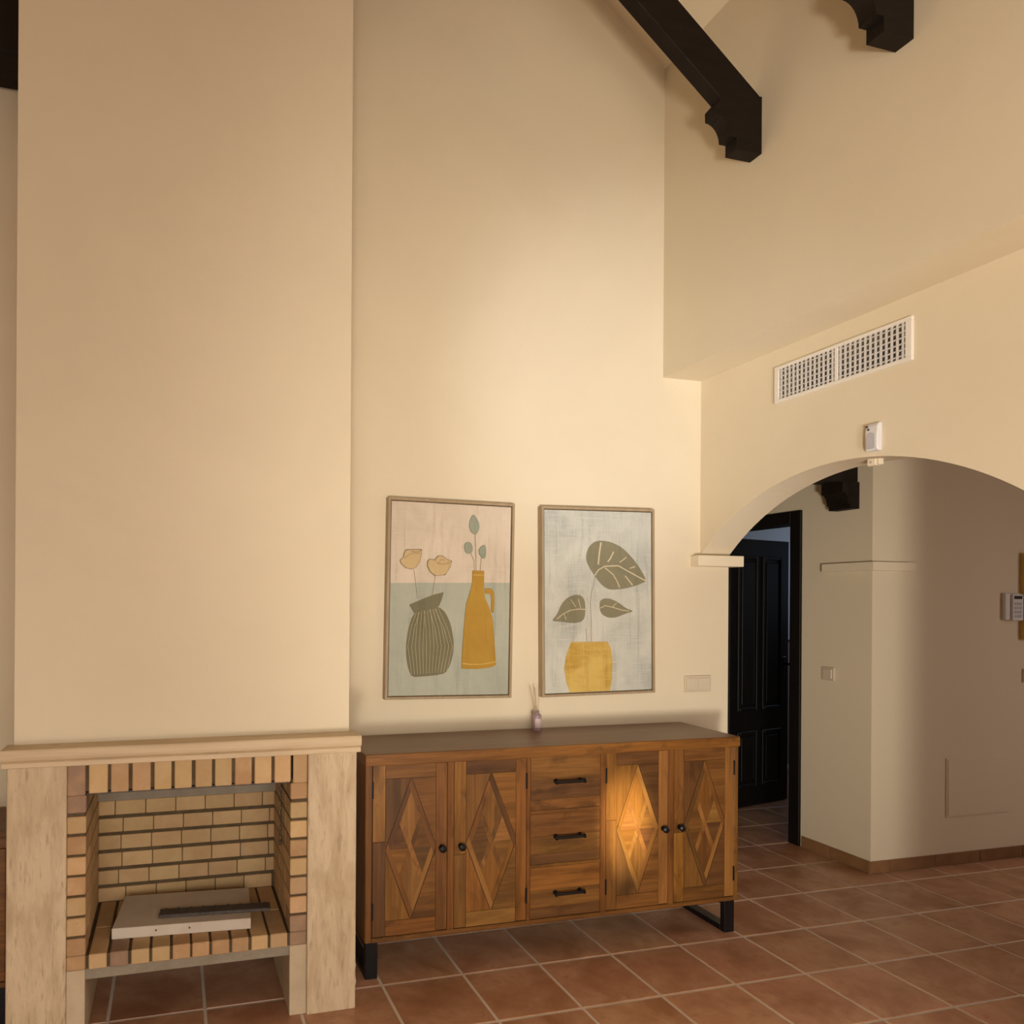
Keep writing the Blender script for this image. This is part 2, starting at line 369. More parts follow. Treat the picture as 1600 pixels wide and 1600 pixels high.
JL = ['brick_purple', 'brick', 'brick_red', 'brick', 'brick_red', 'brick', 'brick', 'brick_red', 'brick_red']
JR = ['brick_red', 'brick', 'brick', 'brick_red', 'brick', 'brick', 'brick', 'brick_purple', 'brick_purple']
for (z0, z1), ml, mr in zip(jz, JL, JR):
    piece('brick', -.341, -.281, YF, YF+.115, z0, z1, ml, fp)
    piece('brick', .409, .470, YF, YF+.115, z0, z1, mr, fp)
    if z0 < .3: continue
    for y0, y1 in ((YF+.118, 2.90), (2.903, 3.078)):
        piece('brick', -.341, -.281, y0, y1, z0, z1, 'brick_in', fp); piece('brick', .409, .470, y0, y1, z0, z1, 'brick_in', fp)
rows = [(z0+.003, z1-.002) for z0, z1 in jz if .3 < z0 < .7]
for r, (z0, z1) in enumerate(rows):
    x = -.281 - (.116*(.5 if r % 2 else 1) - .0)*random.uniform(.2, .5)
    while x < .409:
        L_ = .116
        a, b = max(x, -.281), min(x+L_-.003, .409); x += L_
        if b-a > .012: piece('brick', a, b, 3.07, 3.12, z0, z1, 'brick_in', fp, .0015)
obj('smoke_shelf', box(BM(), -.281, .409, 3.035, 3.12, .709, .955), 'concrete', fp)
hx = [(-.270, -.213), (-.203, -.144), (-.134, -.075), (-.066, -.007), (.002, .061), (.068, .126), (.135, .195), (.204, .262), (.272, .330), (.339, .400)]
HM = ['brick', 'brick_purple', 'brick', 'brick', 'brick_red', 'brick_red', 'brick_red', 'brick_red', 'brick', 'brick']
for (a, b), m in zip(hx, HM):
    piece('hearth_brick', a, b, YF-.004, YF+.20, .253, .303, m, fp); piece('hearth_brick', a, b, YF+.206, 3.072, .253, .3035, 'brick_in', fp)
bm = BM()
zz = .845; k = 0
while zz > .60:
    ring = []
    for t in range(9):
        a = 2*math.pi*t/8; u, v = .0055*math.cos(a), .011*math.sin(a)
        ring.append((.396+(u if k % 2 else 0), 2.79+(0 if k % 2 else u), zz-.011+v))
    tube(bm, ring, .0018, 5); zz -= .0185; k += 1
lathe(bm, [(.001, 0), (.006, -.004), (.006, -.02), (.001, -.024)], (.396, 2.79, zz+.002), 'z', 8)
obj('damper_chain', bm, 'iron', fp)
# loose things on the hearth
bm = BM(); prism(bm, [(-.205, 2.722), (.276, 2.690), (.297, 2.98), (-.176, 3.012)], 'z', .3035, .342, .002)
slab = tag(obj('stone_slab', bm, 'whitestone', None, (.05, 2.85, .3035)), 'loose white stone slab lying on the firebrick hearth', 'slab')
bm = BM()
for hxx in (-.055, .06): lathe(bm, [(.003, 0), (.003, .004)], (hxx, 2.722-.0665*(hxx+.205)-.0035, .326), 'y', 10)
obj('screw_hole', bm, 'iron', slab)
bm = BM(); box(bm, -.20, .20, -.028, .028, 0, .012, .002)
for k in range(9): box(bm, -.18+.045*k-.004, -.18+.045*k+.004, -.0285, .0285, .002, .0135, .0008)
bmesh.ops.rotate(bm, verts=bm.verts, cent=(0, 0, 0), matrix=Matrix.Rotation(-.085, 3, 'Z'))
bmesh.ops.translate(bm, verts=bm.verts, vec=(.155, 2.778, .3425))
tag(obj('iron_bar', bm, 'iron', None, (.155, 2.778, .3425)), 'flat dark iron grate bar lying across the white stone slab', 'bar')

# ------------------------------------------------------------------ furniture helpers
def strip_handle(parent, xc, z, y, half=.066):
    bm = BM(); tube(bm, [(xc-half, y-.026, z), (xc+half, y-.026, z)], .0065, 10)
    for s in (-1, 1):
        tube(bm, [(xc+s*(half-.008), y+.002, z), (xc+s*(half-.008), y-.027, z)], .006, 10)
        lathe(bm, [(.009, 0), (.009, .006)], (xc+s*half-.003, y-.026, z), 'x', 12)
        lathe(bm, [(.010, 0), (.010, .003)], (xc+s*(half-.008), y-.003, z), 'y', 12)
    return obj('handle', bm, 'black', parent)
def knob(parent, x, z, y):
    bm = BM(); lathe(bm, [(.006, .002), (.006, -.012), (.013, -.016), (.0155, -.022), (.014, -.028), (.007, -.032), (.001, -.0325)], (x, y, z), 'y', 16)
    lathe(bm, [(.011, .001), (.011, -.003)], (x, y, z), 'y', 16)
    return obj('knob', bm, 'black', parent, smooth=False)
def leg_frame(parent, x0, x1, y0, y1, zt):
    bm = BM(); t = .030
    box(bm, x0, x1, y0, y0+t, 0, zt, .002); box(bm, x0, x1, y1-t, y1, 0, zt, .002)
    box(bm, x0, x1, y0+t, y1-t, 0, .024, .002); box(bm, x0, x1, y0+t, y1-t, zt-.024, zt, .002)
    return obj('leg_frame', bm, 'black', parent)
def inlay_door(parent, x0, x1, z0, z1, yf, knob_side, hinge_side, tones, seed):
    """a door of many wood pieces: border planks, corner triangles, a diamond of strips and an inner cross"""
    rnd = random.Random(seed)
    d = obj('door', box(BM(), x0, x1, yf+.004, yf+.022, z0, z1), wood('dark'), parent)
    wl = .052; wr = .048; zt, zb = z1-.055, z0-(-.06)
    px0, px1 = x0+wl, x1-wr
    def pc(pts, tone, ang, lift=0):
        cxm = sum(p[0] for p in pts)/len(pts); czm = sum(p[1] for p in pts)/len(pts)
        pts = [(cxm+(p[0]-cxm)*.994, czm+(p[1]-czm)*.996) for p in pts]
        obj('plank', prism(BM(), pts, 'y', yf-lift, yf+.006), wood(tone, ang), d)
    R4 = lambda a, b, c, e: [(a, c), (b, c), (b, e), (a, e)]
    g = .0012; zm = z0+(z1-z0)*rnd.uniform(.42, .58)
    sd = tones['side']
    pc(R4(x0, px0-g, zm, z1), sd[0], 0); pc(R4(x0, px0-g, z0, zm-g), sd[1], 0)
    pc(R4(px1+g, x1, z0, z1), sd[2], 0)
    pc(R4(px0, px1, zt+g, z1), tones['rail'][0], HZ); pc(R4(px0, px1, z0, zb-g), tones['rail'][1], HZ)
    C_x, C_z = (px0+px1)/2, (zt+zb)/2; a, b = (px1-px0)/2, (zt-zb)/2
    for k, (sx, sz) in enumerate(((-1, 1), (1, 1), (-1, -1), (1, -1))):
        pc([(C_x+sx*a, C_z+sz*b), (C_x+sx*a, C_z+sz*.012), (C_x+sx*.004, C_z+sz*b)], tones['corner'][k], HZ if k % 2 else 0)
    sl = math.atan2(a, b)
    def pq(p, q): return (C_x+a*(p+q)/2, C_z+b*(p-q)/2)
    def rect(p0, p1, q0, q1, tone, ang, lift=.0004): pc([pq(p0, q0), pq(p1, q0), pq(p1, q1), pq(p0, q1)], tone, ang, lift)
    K = .19; k2 = K/2; o = tones['strip']; n = tones['inner']; f = tones['field']
    rect(1-K, 1, -1, 1, o[0], sl, .0006); rect(-1, -1+K, -1, 1, o[1], sl, .0006)          # p runs to upper right / lower left
    rect(-1+K, 1-K, 1-K, 1, o[2], -sl, .0006); rect(-1+K, 1-K, -1, -1+K, o[3], -sl, .0006)
    rect(-k2, k2, -1+K, 1-K, n[0], -sl, .0005)
    rect(k2, 1-K, -k2, k2, n[1], sl, .0005); rect(-1+K, -k2, -k2, k2, n[2], sl, .0005)
    rect(k2, 1-K, -1+K, -k2, f[0], 0); rect(-1+K, -k2, k2, 1-K, f[1], 0)
    e = 1-K
    pc([pq(k2, k2), pq(e, k2), pq(e, e)], f[2], HZ); pc([pq(k2, k2), pq(e, e), pq(k2, e)], f[3], HZ)
    pc([pq(-k2, -k2), pq(-e, -e), pq(-k2, -e)], f[4], HZ); pc([pq(-k2, -k2), pq(-e, -k2), pq(-e, -e)], f[5], HZ)
    kx = x1-.024 if knob_side > 0 else x0+.028
    knob(d, kx, .500, yf)
    hxx = x0-.001 if hinge_side < 0 else x1+.001
    for z in (.748, .268): obj('hinge', box(BM(), hxx-.004, hxx+.004, yf-.004, yf+.01, z-.033, z+.033, .001), 'black', d)
    return d

# ------------------------------------------------------------------ sideboard
SX0, SX1, SY0, SY1 = .732, 2.486, 2.800, 3.200
sb = thing('sideboard', 'patchwork mango wood sideboard with four inlaid doors and three drawers under the two pictures', 'sideboard', (1.609, 3.0, 0))
ZB, ZT = .145, .890
obj('top', box(BM(), SX0-.002, SX1+.002, SY0-.004, SY1, ZT-.045, ZT, .003, 2), mat('mango_top', (.19, .095, .045), .38, spec=.45, noise=[((3, 60, 60), (.145, .068, .030), .38, .68), ((2, 12, 12), (.24, .125, .06), .5, .8)]), sb)
obj('front_edge', box(BM(), SX0-.002, SX1+.002, SY0-.009, SY0-.003, ZT-.045, ZT-.001, .0015), wood('amber', HZ), sb)
obj('side_panel', box(BM(), SX0, SX0+.028, SY0, SY1-.002, ZB, ZT-.045, .002), wood('edge'), sb)
obj('side_panel', box(BM(), SX1-.022, SX1, SY0, SY1-.002, ZB, ZT-.045, .002), wood('edge'), sb)
obj('carcass', box(BM(), SX0+.028, SX1-.022, SY0+.026, SY1-.004, ZB+.002, ZT-.046), wood('dark'), sb)
obj('bottom_rail', box(BM(), SX0+.028, SX1-.022, SY0-.001, SY0+.026, ZB, ZB+.018, .0015), wood('edge', HZ), sb)
ST = [(1.0765, 1.1045), (1.4295, 1.4455), (1.7775, 1.8035), (2.1165, 2.1445)]
for a, b in ST: obj('stile', box(BM(), a, b, SY0-.001, SY0+.026, ZB+.018, ZT-.045, .0015), wood('edge'), sb)
m_, l_, d_, a_ = 'mid', 'light', 'dark', 'amber'
DO = [(.763, 1.0745, 1, -1, dict(side=(l_, d_, m_), rail=(m_, a_), corner=(d_, m_, a_, m_), strip=(m_, a_, l_, d_), inner=(l_, m_, a_), field=(l_, l_, m_, d_, d_, a_))),
      (1.1065, 1.4275, -1, 1, dict(side=(a_, m_, a_), rail=(d_, l_), corner=(m_, a_, a_, m_), strip=(d_, l_, a_, m_), inner=(m_, d_, l_), field=(m_, a_, l_, m_, d_, d_))),
      (1.8055, 2.1145, 1, -1, dict(side=(a_, m_, l_), rail=(d_, m_), corner=(a_, d_, d_, m_), strip=(l_, l_, l_, a_), inner=(l_, l_, l_), field=(a_, m_, m_, d_, l_, a_))),
      (2.1465, 2.4620, -1, 1, dict(side=(m_, a_, l_), rail=(m_, m_), corner=(d_, m_, m_, d_), strip=(m_, d_, l_, d_), inner=(l_, m_, l_), field=(a_, m_, l_, d_, m_, m_)))]
for k, (a, b, ks, hs, tn) in enumerate(DO): inlay_door(sb, a, b, .1655, .8435, SY0+.001, ks, hs, tn, k)
for k, (z0, z1, hz, tn) in enumerate(((.6190, .8435, .739, ('mid', 'dark', 'mid')), (.3925, .6060, .506, ('mid', 'mid', 'dark')), (.1655, .3790, .269, ('amber', 'mid', 'dark')))):
    dr = obj('drawer', box(BM(), 1.4475, 1.7755, SY0+.005, SY0+.024, z0, z1), wood('dark', HZ), sb)
    h3 = (z1-z0)
    for q, (u, v) in enumerate(((.55, 1), (.2, .55), (0, .2))):
        obj('plank', box(BM(), 1.4475, 1.7755, SY0+.001, SY0+.006, z0+u*h3+.0004, z0+v*h3-.0004), wood(tn[q], HZ), dr)
    strip_handle(dr, 1.621, hz, SY0+.001)
for z in (.6125, .3858): obj('drawer_rail', box(BM(), 1.4455, 1.7775, SY0, SY0+.026, z-.0058, z+.0058), wood('edge', HZ), sb)
leg_frame(sb, SX0+.004, SX0+.054, SY0+.004, SY1-.01, ZB+.001)
leg_frame(sb, SX1-.066, SX1-.014, SY0+.004, SY1-.01, ZB+.001)

# low console left of the fireplace
cs = thing('console', 'low wooden console on black metal legs in the recess beside the fireplace', 'cabinet', (-1.15, 3.0, 0))
KX0, KX1, KT = -1.75, -.548, .668
obj('top', box(BM(), KX0, KX1, SY0-.004, SY1, KT-.04, KT, .003), wood('edge', HZ), cs)
for a, b in ((KX0, KX0+.03), (KX1-.012, KX1)): obj('side_panel', box(BM(), a, b, SY0, SY1-.002, ZB, KT-.04, .002), wood('edge'), cs)
obj('carcass', box(BM(), KX0+.03, KX1-.012, SY0+.026, SY1-.004, ZB+.002, KT-.041), wood('dark'), cs)
obj('bottom_rail', box(BM(), KX0+.03, KX1-.012, SY0-.001, SY0+.026, ZB, ZB+.018), wood('edge', HZ), cs)
for k in range(2):
    a = KX0+.032+k*.58; dr = obj('drawer', box(BM(), a, a+.576, SY0+.002, SY0+.024, ZB+.020, KT-.043, .001), wood('mid', HZ), cs)
    strip_handle(dr, a+.288, .42, SY0+.002)
leg_frame(cs, KX0+.01, KX0+.06, SY0+.004, SY1-.01, ZB+.001); leg_frame(cs, KX1-.055, KX1-.003, SY0+.004, SY1-.01, ZB+.001)

# reed diffuser on the sideboard
DX, DY = 1.652, 3.140
df = thing('reed_diffuser', 'small lilac glass reed diffuser standing on the sideboard', 'diffuser', (DX, DY, ZT))
obj('bottle', lathe(BM(), [(.001, 0), (.0205, 0), (.0215, .003), (.0215, .070), (.019, .076), (.010, .082), (.010, .094), (.001, .094)], (DX, DY, ZT), 'z', 24), 'lilac', df, smooth=True)
bm = BM()
lb = [(DX+.0219*math.sin(t), DY-.0219*math.cos(t)) for t in [(-.9+1.8*k/10) for k in range(11)]]
for p, q in zip(lb, lb[1:]):
    bm.faces.new([bm.verts.new((p[0], p[1], ZT+.016)), bm.verts.new((q[0], q[1], ZT+.016)), bm.verts.new((q[0], q[1], ZT+.058)), bm.verts.new((p[0], p[1], ZT+.058))])
obj('paper_label', bm, 'label', df)
for k, (dx, dy, hh) in enumerate(((-.034, .004, .212), (-.016, -.006, .205), (-.004, .012, .200), (.010, -.008, .195))):
    obj('reed', tube(BM(), [(DX-dx*.15, DY-dy*.15, ZT+.012), (DX+dx, DY+dy, ZT+hh)], .0013, 6), 'reed', df)

# ------------------------------------------------------------------ pictures
P_ = {}
P_['pink'] = paint('canvas_blush', (.68, .585, .48), (.50, .43, .34), (6, 6, 4), .45, .8)
P_['sage'] = paint('canvas_sage', (.44, .455, .38), (.33, .35, .30), (6, 6, 4), .42, .78)
P_['grey'] = paint('canvas_pale_grey', (.60, .60, .54), (.36, .38, .36), (5, 5, 4), .42, .72)
P_['olive'] = paint('paint_olive', (.20, .185, .115), (.165, .155, .095))
P_['leafo'] = paint('paint_leaf_olive', (.255, .235, .155), (.205, .195, .125))
P_['ochre'] = paint('paint_ochre', (.45, .27, .05), (.38, .215, .04))
P_['yellow'] = paint('paint_yellow', (.64, .45, .13), (.44, .26, .045), (5, 5, 9), .42, .66)
P_['leafg'] = paint('paint_grey_green', (.31, .34, .27), (.27, .29, .23))
P_['petal'] = paint('paint_petal', (.58, .44, .25), (.54, .40, .21))
P_['line'] = paint('paint_line', (.25, .20, .11), (.22, .17, .09))
P_['cream'] = paint('paint_cream', (.62, .55, .38), (.55, .48, .32))
PW, PH = .622, .915
def picture(label, xc, zc_, rot, bg):
    t = thing('framed_picture', label, 'picture', (xc, YB, zc_-PH/2), None, (0, math.radians(rot), 0))
    x0, x1, z0, z1 = xc-PW/2, xc+PW/2, zc_-PH/2, zc_+PH/2; w_ = .012
    for a in ((x0, x0+w_, z0, z1), (x1-w_, x1, z0, z1)): obj('frame_slat', box(BM(), a[0], a[1], 3.178, YB-.001, a[2], a[3], .001), 'frame', t)
    for a in ((x0+w_, x1-w_, z0, z0+w_), (x0+w_, x1-w_, z1-w_, z1)): obj('frame_slat', box(BM(), a[0], a[1], 3.178, YB-.001, a[2], a[3], .001), 'frame', t)
    obj('backing', box(BM(), x0+w_, x1-w_, 3.200, YB-.002, z0+w_, z1-w_), 'frame', t)
    g = .017
    cv = obj('canvas', box(BM(), x0+g, x1-g, 3.184, 3.202, z0+g, z1-g), P_[bg], t)
    X = lambda u: x0+g+u*(PW-2*g); Z_ = lambda v: z0+g+v*(PH-2*g)
    lay = [0]
    def shape(nm, pts, m, smooth=True):
        if smooth:                                           # round the outline once
            q = []
            for i in range(len(pts)):
                p0, p1 = pts[i], pts[(i+1) % len(pts)]
                q += [(p0[0]*.78+p1[0]*.22, p0[1]*.78+p1[1]*.22), (p0[0]*.22+p1[0]*.78, p0[1]*.22+p1[1]*.78)]
            pts = q
        lay[0] += 1
        obj(nm, prism(BM(), [(X(u), Z_(v)) for u, v in pts], 'y', 3.184-.00025*lay[0], 3.1845), P_[m], cv)
    def line(nm, pts, m, wd, lift=None):
        lay[0] += 1; bm = BM(); y1 = 3.184-.00025*lay[0]
        P2 = [Vector((X(u), Z_(v))) for u, v in pts]; A = []; B = []
        for i, p in enumerate(P2):
            d = (P2[min(i+1, len(P2)-1)]-P2[max(i-1, 0)]).normalized(); n = Vector((-d.y, d.x))*wd/2
            A.append(p+n); B.append(p-n)
        prism(bm, [tuple(p) for p in A+B[::-1]], 'y', y1, 3.1845)
        obj(nm, bm, P_[m], cv)
    return t, shape, line
t1, sh, ln = picture('framed painting of an olive ribbed vase and an ochre jug with flowers', 1.229, 1.504, .75, 'pink')
sh('painted_table', [(0, .579), (1, .597), (1, 0), (0, 0)], 'sage', False)
for s in ([(.187, .651), (.2, .605), (.206, .57), (.221, .506)], [(.367, .63), (.351, .566), (.338, .51)], [(.69, .85), (.697, .786), (.701, .728), (.708, .65)], [(.655, .75), (.688, .706), (.693, .65)], [(.748, .725), (.74, .65)]): ln('painted_stem', s, 'line', .0022)
sh('painted_vase', [(.198, .424), (.264, .443), (.342, .455), (.398, .461), (.455, .432), (.502, .369), (.528, .283), (.527, .218), (.5, .154), (.464, .114), (.383, .104), (.294, .099), (.189, .095), (.161, .13), (.139, .193), (.135, .264), (.15, .342), (.176, .399)], 'olive')
sh('painted_vase_neck', [(.155, .469), (.263, .5), (.352, .523), (.437, .538), (.42, .496), (.398, .463), (.298, .444), (.198, .424)], 'olive', False)
for k in range(13):
    u = k/12; xt = .215+.175*u+.012*math.sin(k*2.1); xb = .185+.285*u; xm = .150+.365*u
    ln('painted_rib', [(xt, .432+.022*u), (.35*xt+.65*xm, .35), (xm, .255), (.4*xm+.6*xb, .17), (xb, .108+.012*u)], 'cream', .0012)
ln('painted_rib', [(.198, .426), (.298, .447), (.398, .465)], 'leafo', .003)
sh('painted_jug_handle', [(.783, .562), (.838, .562), (.862, .542), (.866, .477), (.86, .433), (.84, .44), (.839, .513), (.83, .534), (.786, .535)], 'ochre', False)
sh('painted_jug', [(.674, .654), (.772, .655), (.774, .555), (.784, .511), (.822, .461), (.852, .403), (.865, .331), (.879, .236), (.888, .156), (.839, .143), (.723, .135), (.597, .138), (.599, .219), (.608, .327), (.617, .414), (.627, .479), (.658, .545), (.673, .589)], 'ochre', False)
ln('painted_band', [(.60, .166), (.67, .160), (.746, .160), (.82, .166), (.884, .174)], 'yellow', .005)
ln('painted_band', [(.676, .632), (.772, .633)], 'yellow', .003)
for lf in ([(.672, .955), (.698, .936), (.724, .904), (.724, .875), (.705, .851), (.69, .844), (.653, .859), (.636, .89), (.646, .926)], [(.621, .805), (.654, .803), (.673, .778), (.668, .752), (.643, .741), (.611, .748), (.599, .775), (.605, .796)], [(.779, .796), (.787, .752), (.78, .722), (.757, .721), (.73, .74), (.722, .765), (.741, .784)]): sh('painted_leaf', lf, 'leafg')
f1 = [(.119, .752), (.246, .756), (.245, .728), (.231, .692), (.198, .661), (.171, .653), (.121, .658), (.082, .68), (.073, .697), (.098, .712), (.105, .734)]
f2 = [(.314, .708), (.354, .703), (.381, .726), (.421, .726), (.455, .709), (.495, .701), (.484, .67), (.44, .627), (.361, .622), (.321, .641), (.295, .672), (.298, .697)]
for ff in (f1, f2):
    sh('painted_flower', ff, 'petal'); ln('painted_outline', ff+[ff[0]], 'line', .0018)
for s in ([(.106, .709), (.169, .736), (.236, .735)], [(.354, .703), (.382, .685), (.439, .684), (.484, .696)], [(.382, .685), (.404, .708), (.438, .705)], [(.16, .746), (.20, .741), (.24, .748)]): ln('painted_outline', s, 'line', .0018)
t2, sh, ln = picture('framed painting of a potted plant with three olive leaves and a yellow pot', 2.012, 1.500, -.65, 'grey')
ln('painted_stem', [(.463, .648), (.453, .604), (.427, .544), (.417, .485), (.424, .426), (.426, .352), (.425, .275)], 'line', .0024)
ln('painted_stem', [(.376, .352), (.385, .276)], 'line', .0024)
sh('painted_pot', [(.239, .28), (.41, .278), (.576, .277), (.607, .239), (.625, .164), (.618, .075), (.599, .001), (.4, .001), (.225, .001), (.191, .06), (.173, .134), (.19, .2)], 'yellow', False)
ln('painted_rim', [(.245, .277), (.41, .276), (.57, .274)], 'petal', .004)
big = [(.46, .641), (.416, .681), (.382, .721), (.38, .758), (.402, .799), (.455, .83), (.518, .838), (.619, .83), (.72, .8), (.81, .748), (.887, .688), (.957, .613), (.886, .594), (.782, .575), (.705, .567), (.604, .563), (.541, .582), (.491, .615)]
sh('painted_leaf', big, 'leafo')
sh('painted_leaf', [(.058, .394), (.112, .431), (.149, .485), (.205, .522), (.279, .539), (.334, .532), (.365, .507), (.371, .463), (.364, .408), (.327, .386), (.253, .381), (.155, .389)], 'leafo')
sh('painted_leaf', [(.505, .5), (.54, .516), (.603, .515), (.679, .494), (.756, .459), (.83, .443), (.742, .429), (.666, .41), (.59, .407), (.527, .426), (.504, .455)], 'leafo')
for s, wd in (([(.46, .644), (.491, .674), (.554, .695), (.681, .698), (.783, .665), (.873, .636), (.951, .613)], .006), ([(.518, .827), (.502, .767), (.491, .704)], .008), ([(.637, .776), (.605, .738), (.58, .72)], .007), ([(.758, .746), (.694, .717)], .005), ([(.841, .694), (.79, .684)], .005), ([(.554, .686), (.63, .649), (.667, .612), (.693, .575)], .005), ([(.744, .642), (.783, .613), (.815, .59)], .006), ([(.106, .405), (.167, .434), (.229, .452), (.303, .458), (.371, .456)], .004), ([(.303, .515), (.325, .463)], .003), ([(.235, .511), (.278, .47)], .003), ([(.508, .463), (.552, .476), (.628, .466), (.704, .451), (.781, .444)], .004), ([(.17, .434), (.19, .40)], .003), ([(.62, .468), (.66, .49)], .003)): ln('painted_vein', s, 'cream', wd)

# ------------------------------------------------------------------ fittings
def switch(name, label, n, xa, xb, za, zb, plane, facing):
    """plate with n rockers; facing '-y' (plane is y) or '-x' (xa,xb are y values)"""
    def bx(bm, a, b, c, d, dep, back=.001, bev=.002):
        if facing == '-y': return box(bm, a, b, plane-dep, plane+back, c, d, bev)
        return box(bm, plane-dep, plane+back, a, b, c, d, bev)
    loc = ((xa+xb)/2, plane, za) if facing == '-y' else (plane, (xa+xb)/2, za)
    t = thing(name, label, 'switch', loc)
    obj('plate', bx(BM(), xa, xb, za, zb, .009), 'creamplastic', t)
    pw = (xb-xa-.024)/n
    for k in range(n): obj('rocker', bx(BM(), xa+.012+k*pw+.001, xa+.012+(k+1)*pw-.001, za+.012, zb-.012, .0135, -.002), 'creamrocker', t)
    return t
switch('light_switch', 'cream double light switch on the wall below the arch ledge', 2, 2.522, 2.680, 1.038, 1.122, YB, '-y')
switch('light_switch', 'cream single light switch on the hall wall beside the dark door', 1, 3.452, 3.536, 1.042, 1.120, XD, '-x')
switch('light_switch', 'cream light switch under the gold frame in the hall', 1, 4.868, 4.95, 1.035, 1.115, YK, '-y')

# air vent on the arch wall
av = thing('air_vent', 'white rectangular air vent grille high on the arch wall', 'vent', (XA, 2.41, 2.393))
vy0, vy1, vz0, vz1, fwid = 2.090, 2.730, 2.393, 2.556, .026
for a in ((vy0, vy1, vz0, vz0+.015), (vy0, vy1, vz1-.015, vz1)): obj('frame_rail', box(BM(), XA-.012, XA+.001, a[0], a[1], a[2], a[3], .002), 'white', av)
for a in ((vy0, vy0+fwid), (vy1-fwid, vy1)): obj('frame_stile', box(BM(), XA-.012, XA+.001, a[0], a[1], vz0+.015, vz1-.015, .002), 'white', av)
obj('mullion', box(BM(), XA-.011, XA, 2.403, 2.418, vz0+.015, vz1-.015, .001), 'white', av)
obj('duct_back', box(BM(), XA+.160, XA2-.002, 2.110, 2.710, 2.406, 2.543), 'duct', av)
for k in range(6):
    z = vz0+.015+(vz1-vz0-.03)*(k+.5)/6
    piece('slat', XA-.0085, XA-.003, vy0+fwid-.002, vy1-fwid+.002, z-.0026, z+.0026, 'vent_slat', av, 0)
for y0, y1 in ((vy0+fwid, 2.403), (2.418, vy1-fwid)):
    n = 13
    for k in range(n):
        y = y0+(y1-y0)*(k+.5)/n
        piece('fin', XA-.0105, XA-.0035, y-.0032, y+.0032, vz0+.013, vz1-.013, 'vent_slat', av, 0)
# motion sensor
ms = thing('motion_sensor', 'white motion sensor on the wall above the arch crown', 'sensor', (XA, 2.25, 2.088))
bm = BM(); prism(bm, [(XA+.001, 2.085), (XA-.018, 2.087), (XA-.024, 2.100), (XA-.025, 2.150), (XA-.021, 2.182), (XA-.013, 2.194), (XA+.001, 2.195)], 'y', 2.214, 2.266, .003); obj('housing', bm, 'whiteplastic', ms)
bm = BM(); pts = [(2.222, 2.095)]+[(2.24-.018*math.cos(math.pi*k/10), 2.140+.016*math.sin(math.pi*k/10)) for k in range(11)]+[(2.258, 2.095)]
prism(bm, pts, 'x', XA-.0275, XA-.022); obj('lens', bm, 'greyplastic', ms)
for y, z in ((2.252, 2.170), (2.259, 2.182)): obj('indicator', lathe(BM(), [(.004, -.004), (.004, .004)], (XA-.0215, y, z), 'x', 10), 'lcd', ms)
# little detector under the arch crown
bm = BM(); box(bm, 2.685, 2.715, 2.300, 2.340, 2.048, 2.085, .004); 
md = thing('ceiling_detector', 'small white detector box fixed under the arch crown', 'sensor', (2.70, 2.32, 2.042))
obj('housing', bm, 'ledge', md); obj('clip', box(BM(), 2.688, 2.712, 2.288, 2.302, 2.05, 2.086, .002), 'ledge', md)
obj('dimple', lathe(BM(), [(.006, -.001), (.006, .003)], (2.685, 2.322, 2.062), 'x', 10), 'greyplastic', md)
# keypad
kp = thing('alarm_keypad', 'white alarm keypad with dark display on the hall wall', 'keypad', (4.76, YK, 1.405))
obj('housing', box(BM(), 4.700, 4.822, YK-.022, YK+.001, 1.405, 1.563, .004), 'whiteplastic', kp)
obj('cover', box(BM(), 4.742, 4.826, YK-.034, YK-.021, 1.402, 1.556, .003), 'whiteplastic', kp)
obj('display', box(BM(), 4.752, 4.814, YK-.036, YK-.033, 1.528, 1.547), 'lcd', kp)
for r in range(4):
    for c_ in range(3): obj('key', box(BM(), 4.756+c_*.020, 4.771+c_*.020, YK-.036, YK-.033, 1.42+r*.024, 1.436+r*.024, .001), 'greyplastic', kp)
# access panel
ap = thing('access_panel', 'flush cream access panel low on the hall wall', 'panel', (4.52, YK, .275))
obj('frame', box(BM(), 4.278, 4.765, YK-.006, YK+.001, .272, .612, .002), 'plaster_hall', ap)
obj('cover', box(BM(), 4.288, 4.755, YK-.009, YK-.005, .282, .602, .001), 'plaster_hall', ap)
# gold frame at the far end of the hall wall
gf = thing('framed_picture', 'gold framed picture hanging on the hall wall beside the keypad', 'picture', (5.1, YK, 1.29))
for a in ((4.848, 4.888, 1.29, 1.80), (5.31, 5.35, 1.29, 1.80)): obj('frame_slat', box(BM(), a[0], a[1], YK-.03, YK+.001, a[2], a[3], .003), 'gold', gf)
for a in ((4.888, 5.31, 1.29, 1.33), (4.888, 5.31, 1.76, 1.80)): obj('frame_slat', box(BM(), a[0], a[1], YK-.03, YK+.001, a[2], a[3], .003), 'gold', gf)
obj('canvas', box(BM(), 4.888, 5.31, YK-.015, YK, 1.33, 1.76), P_['cream'], gf)

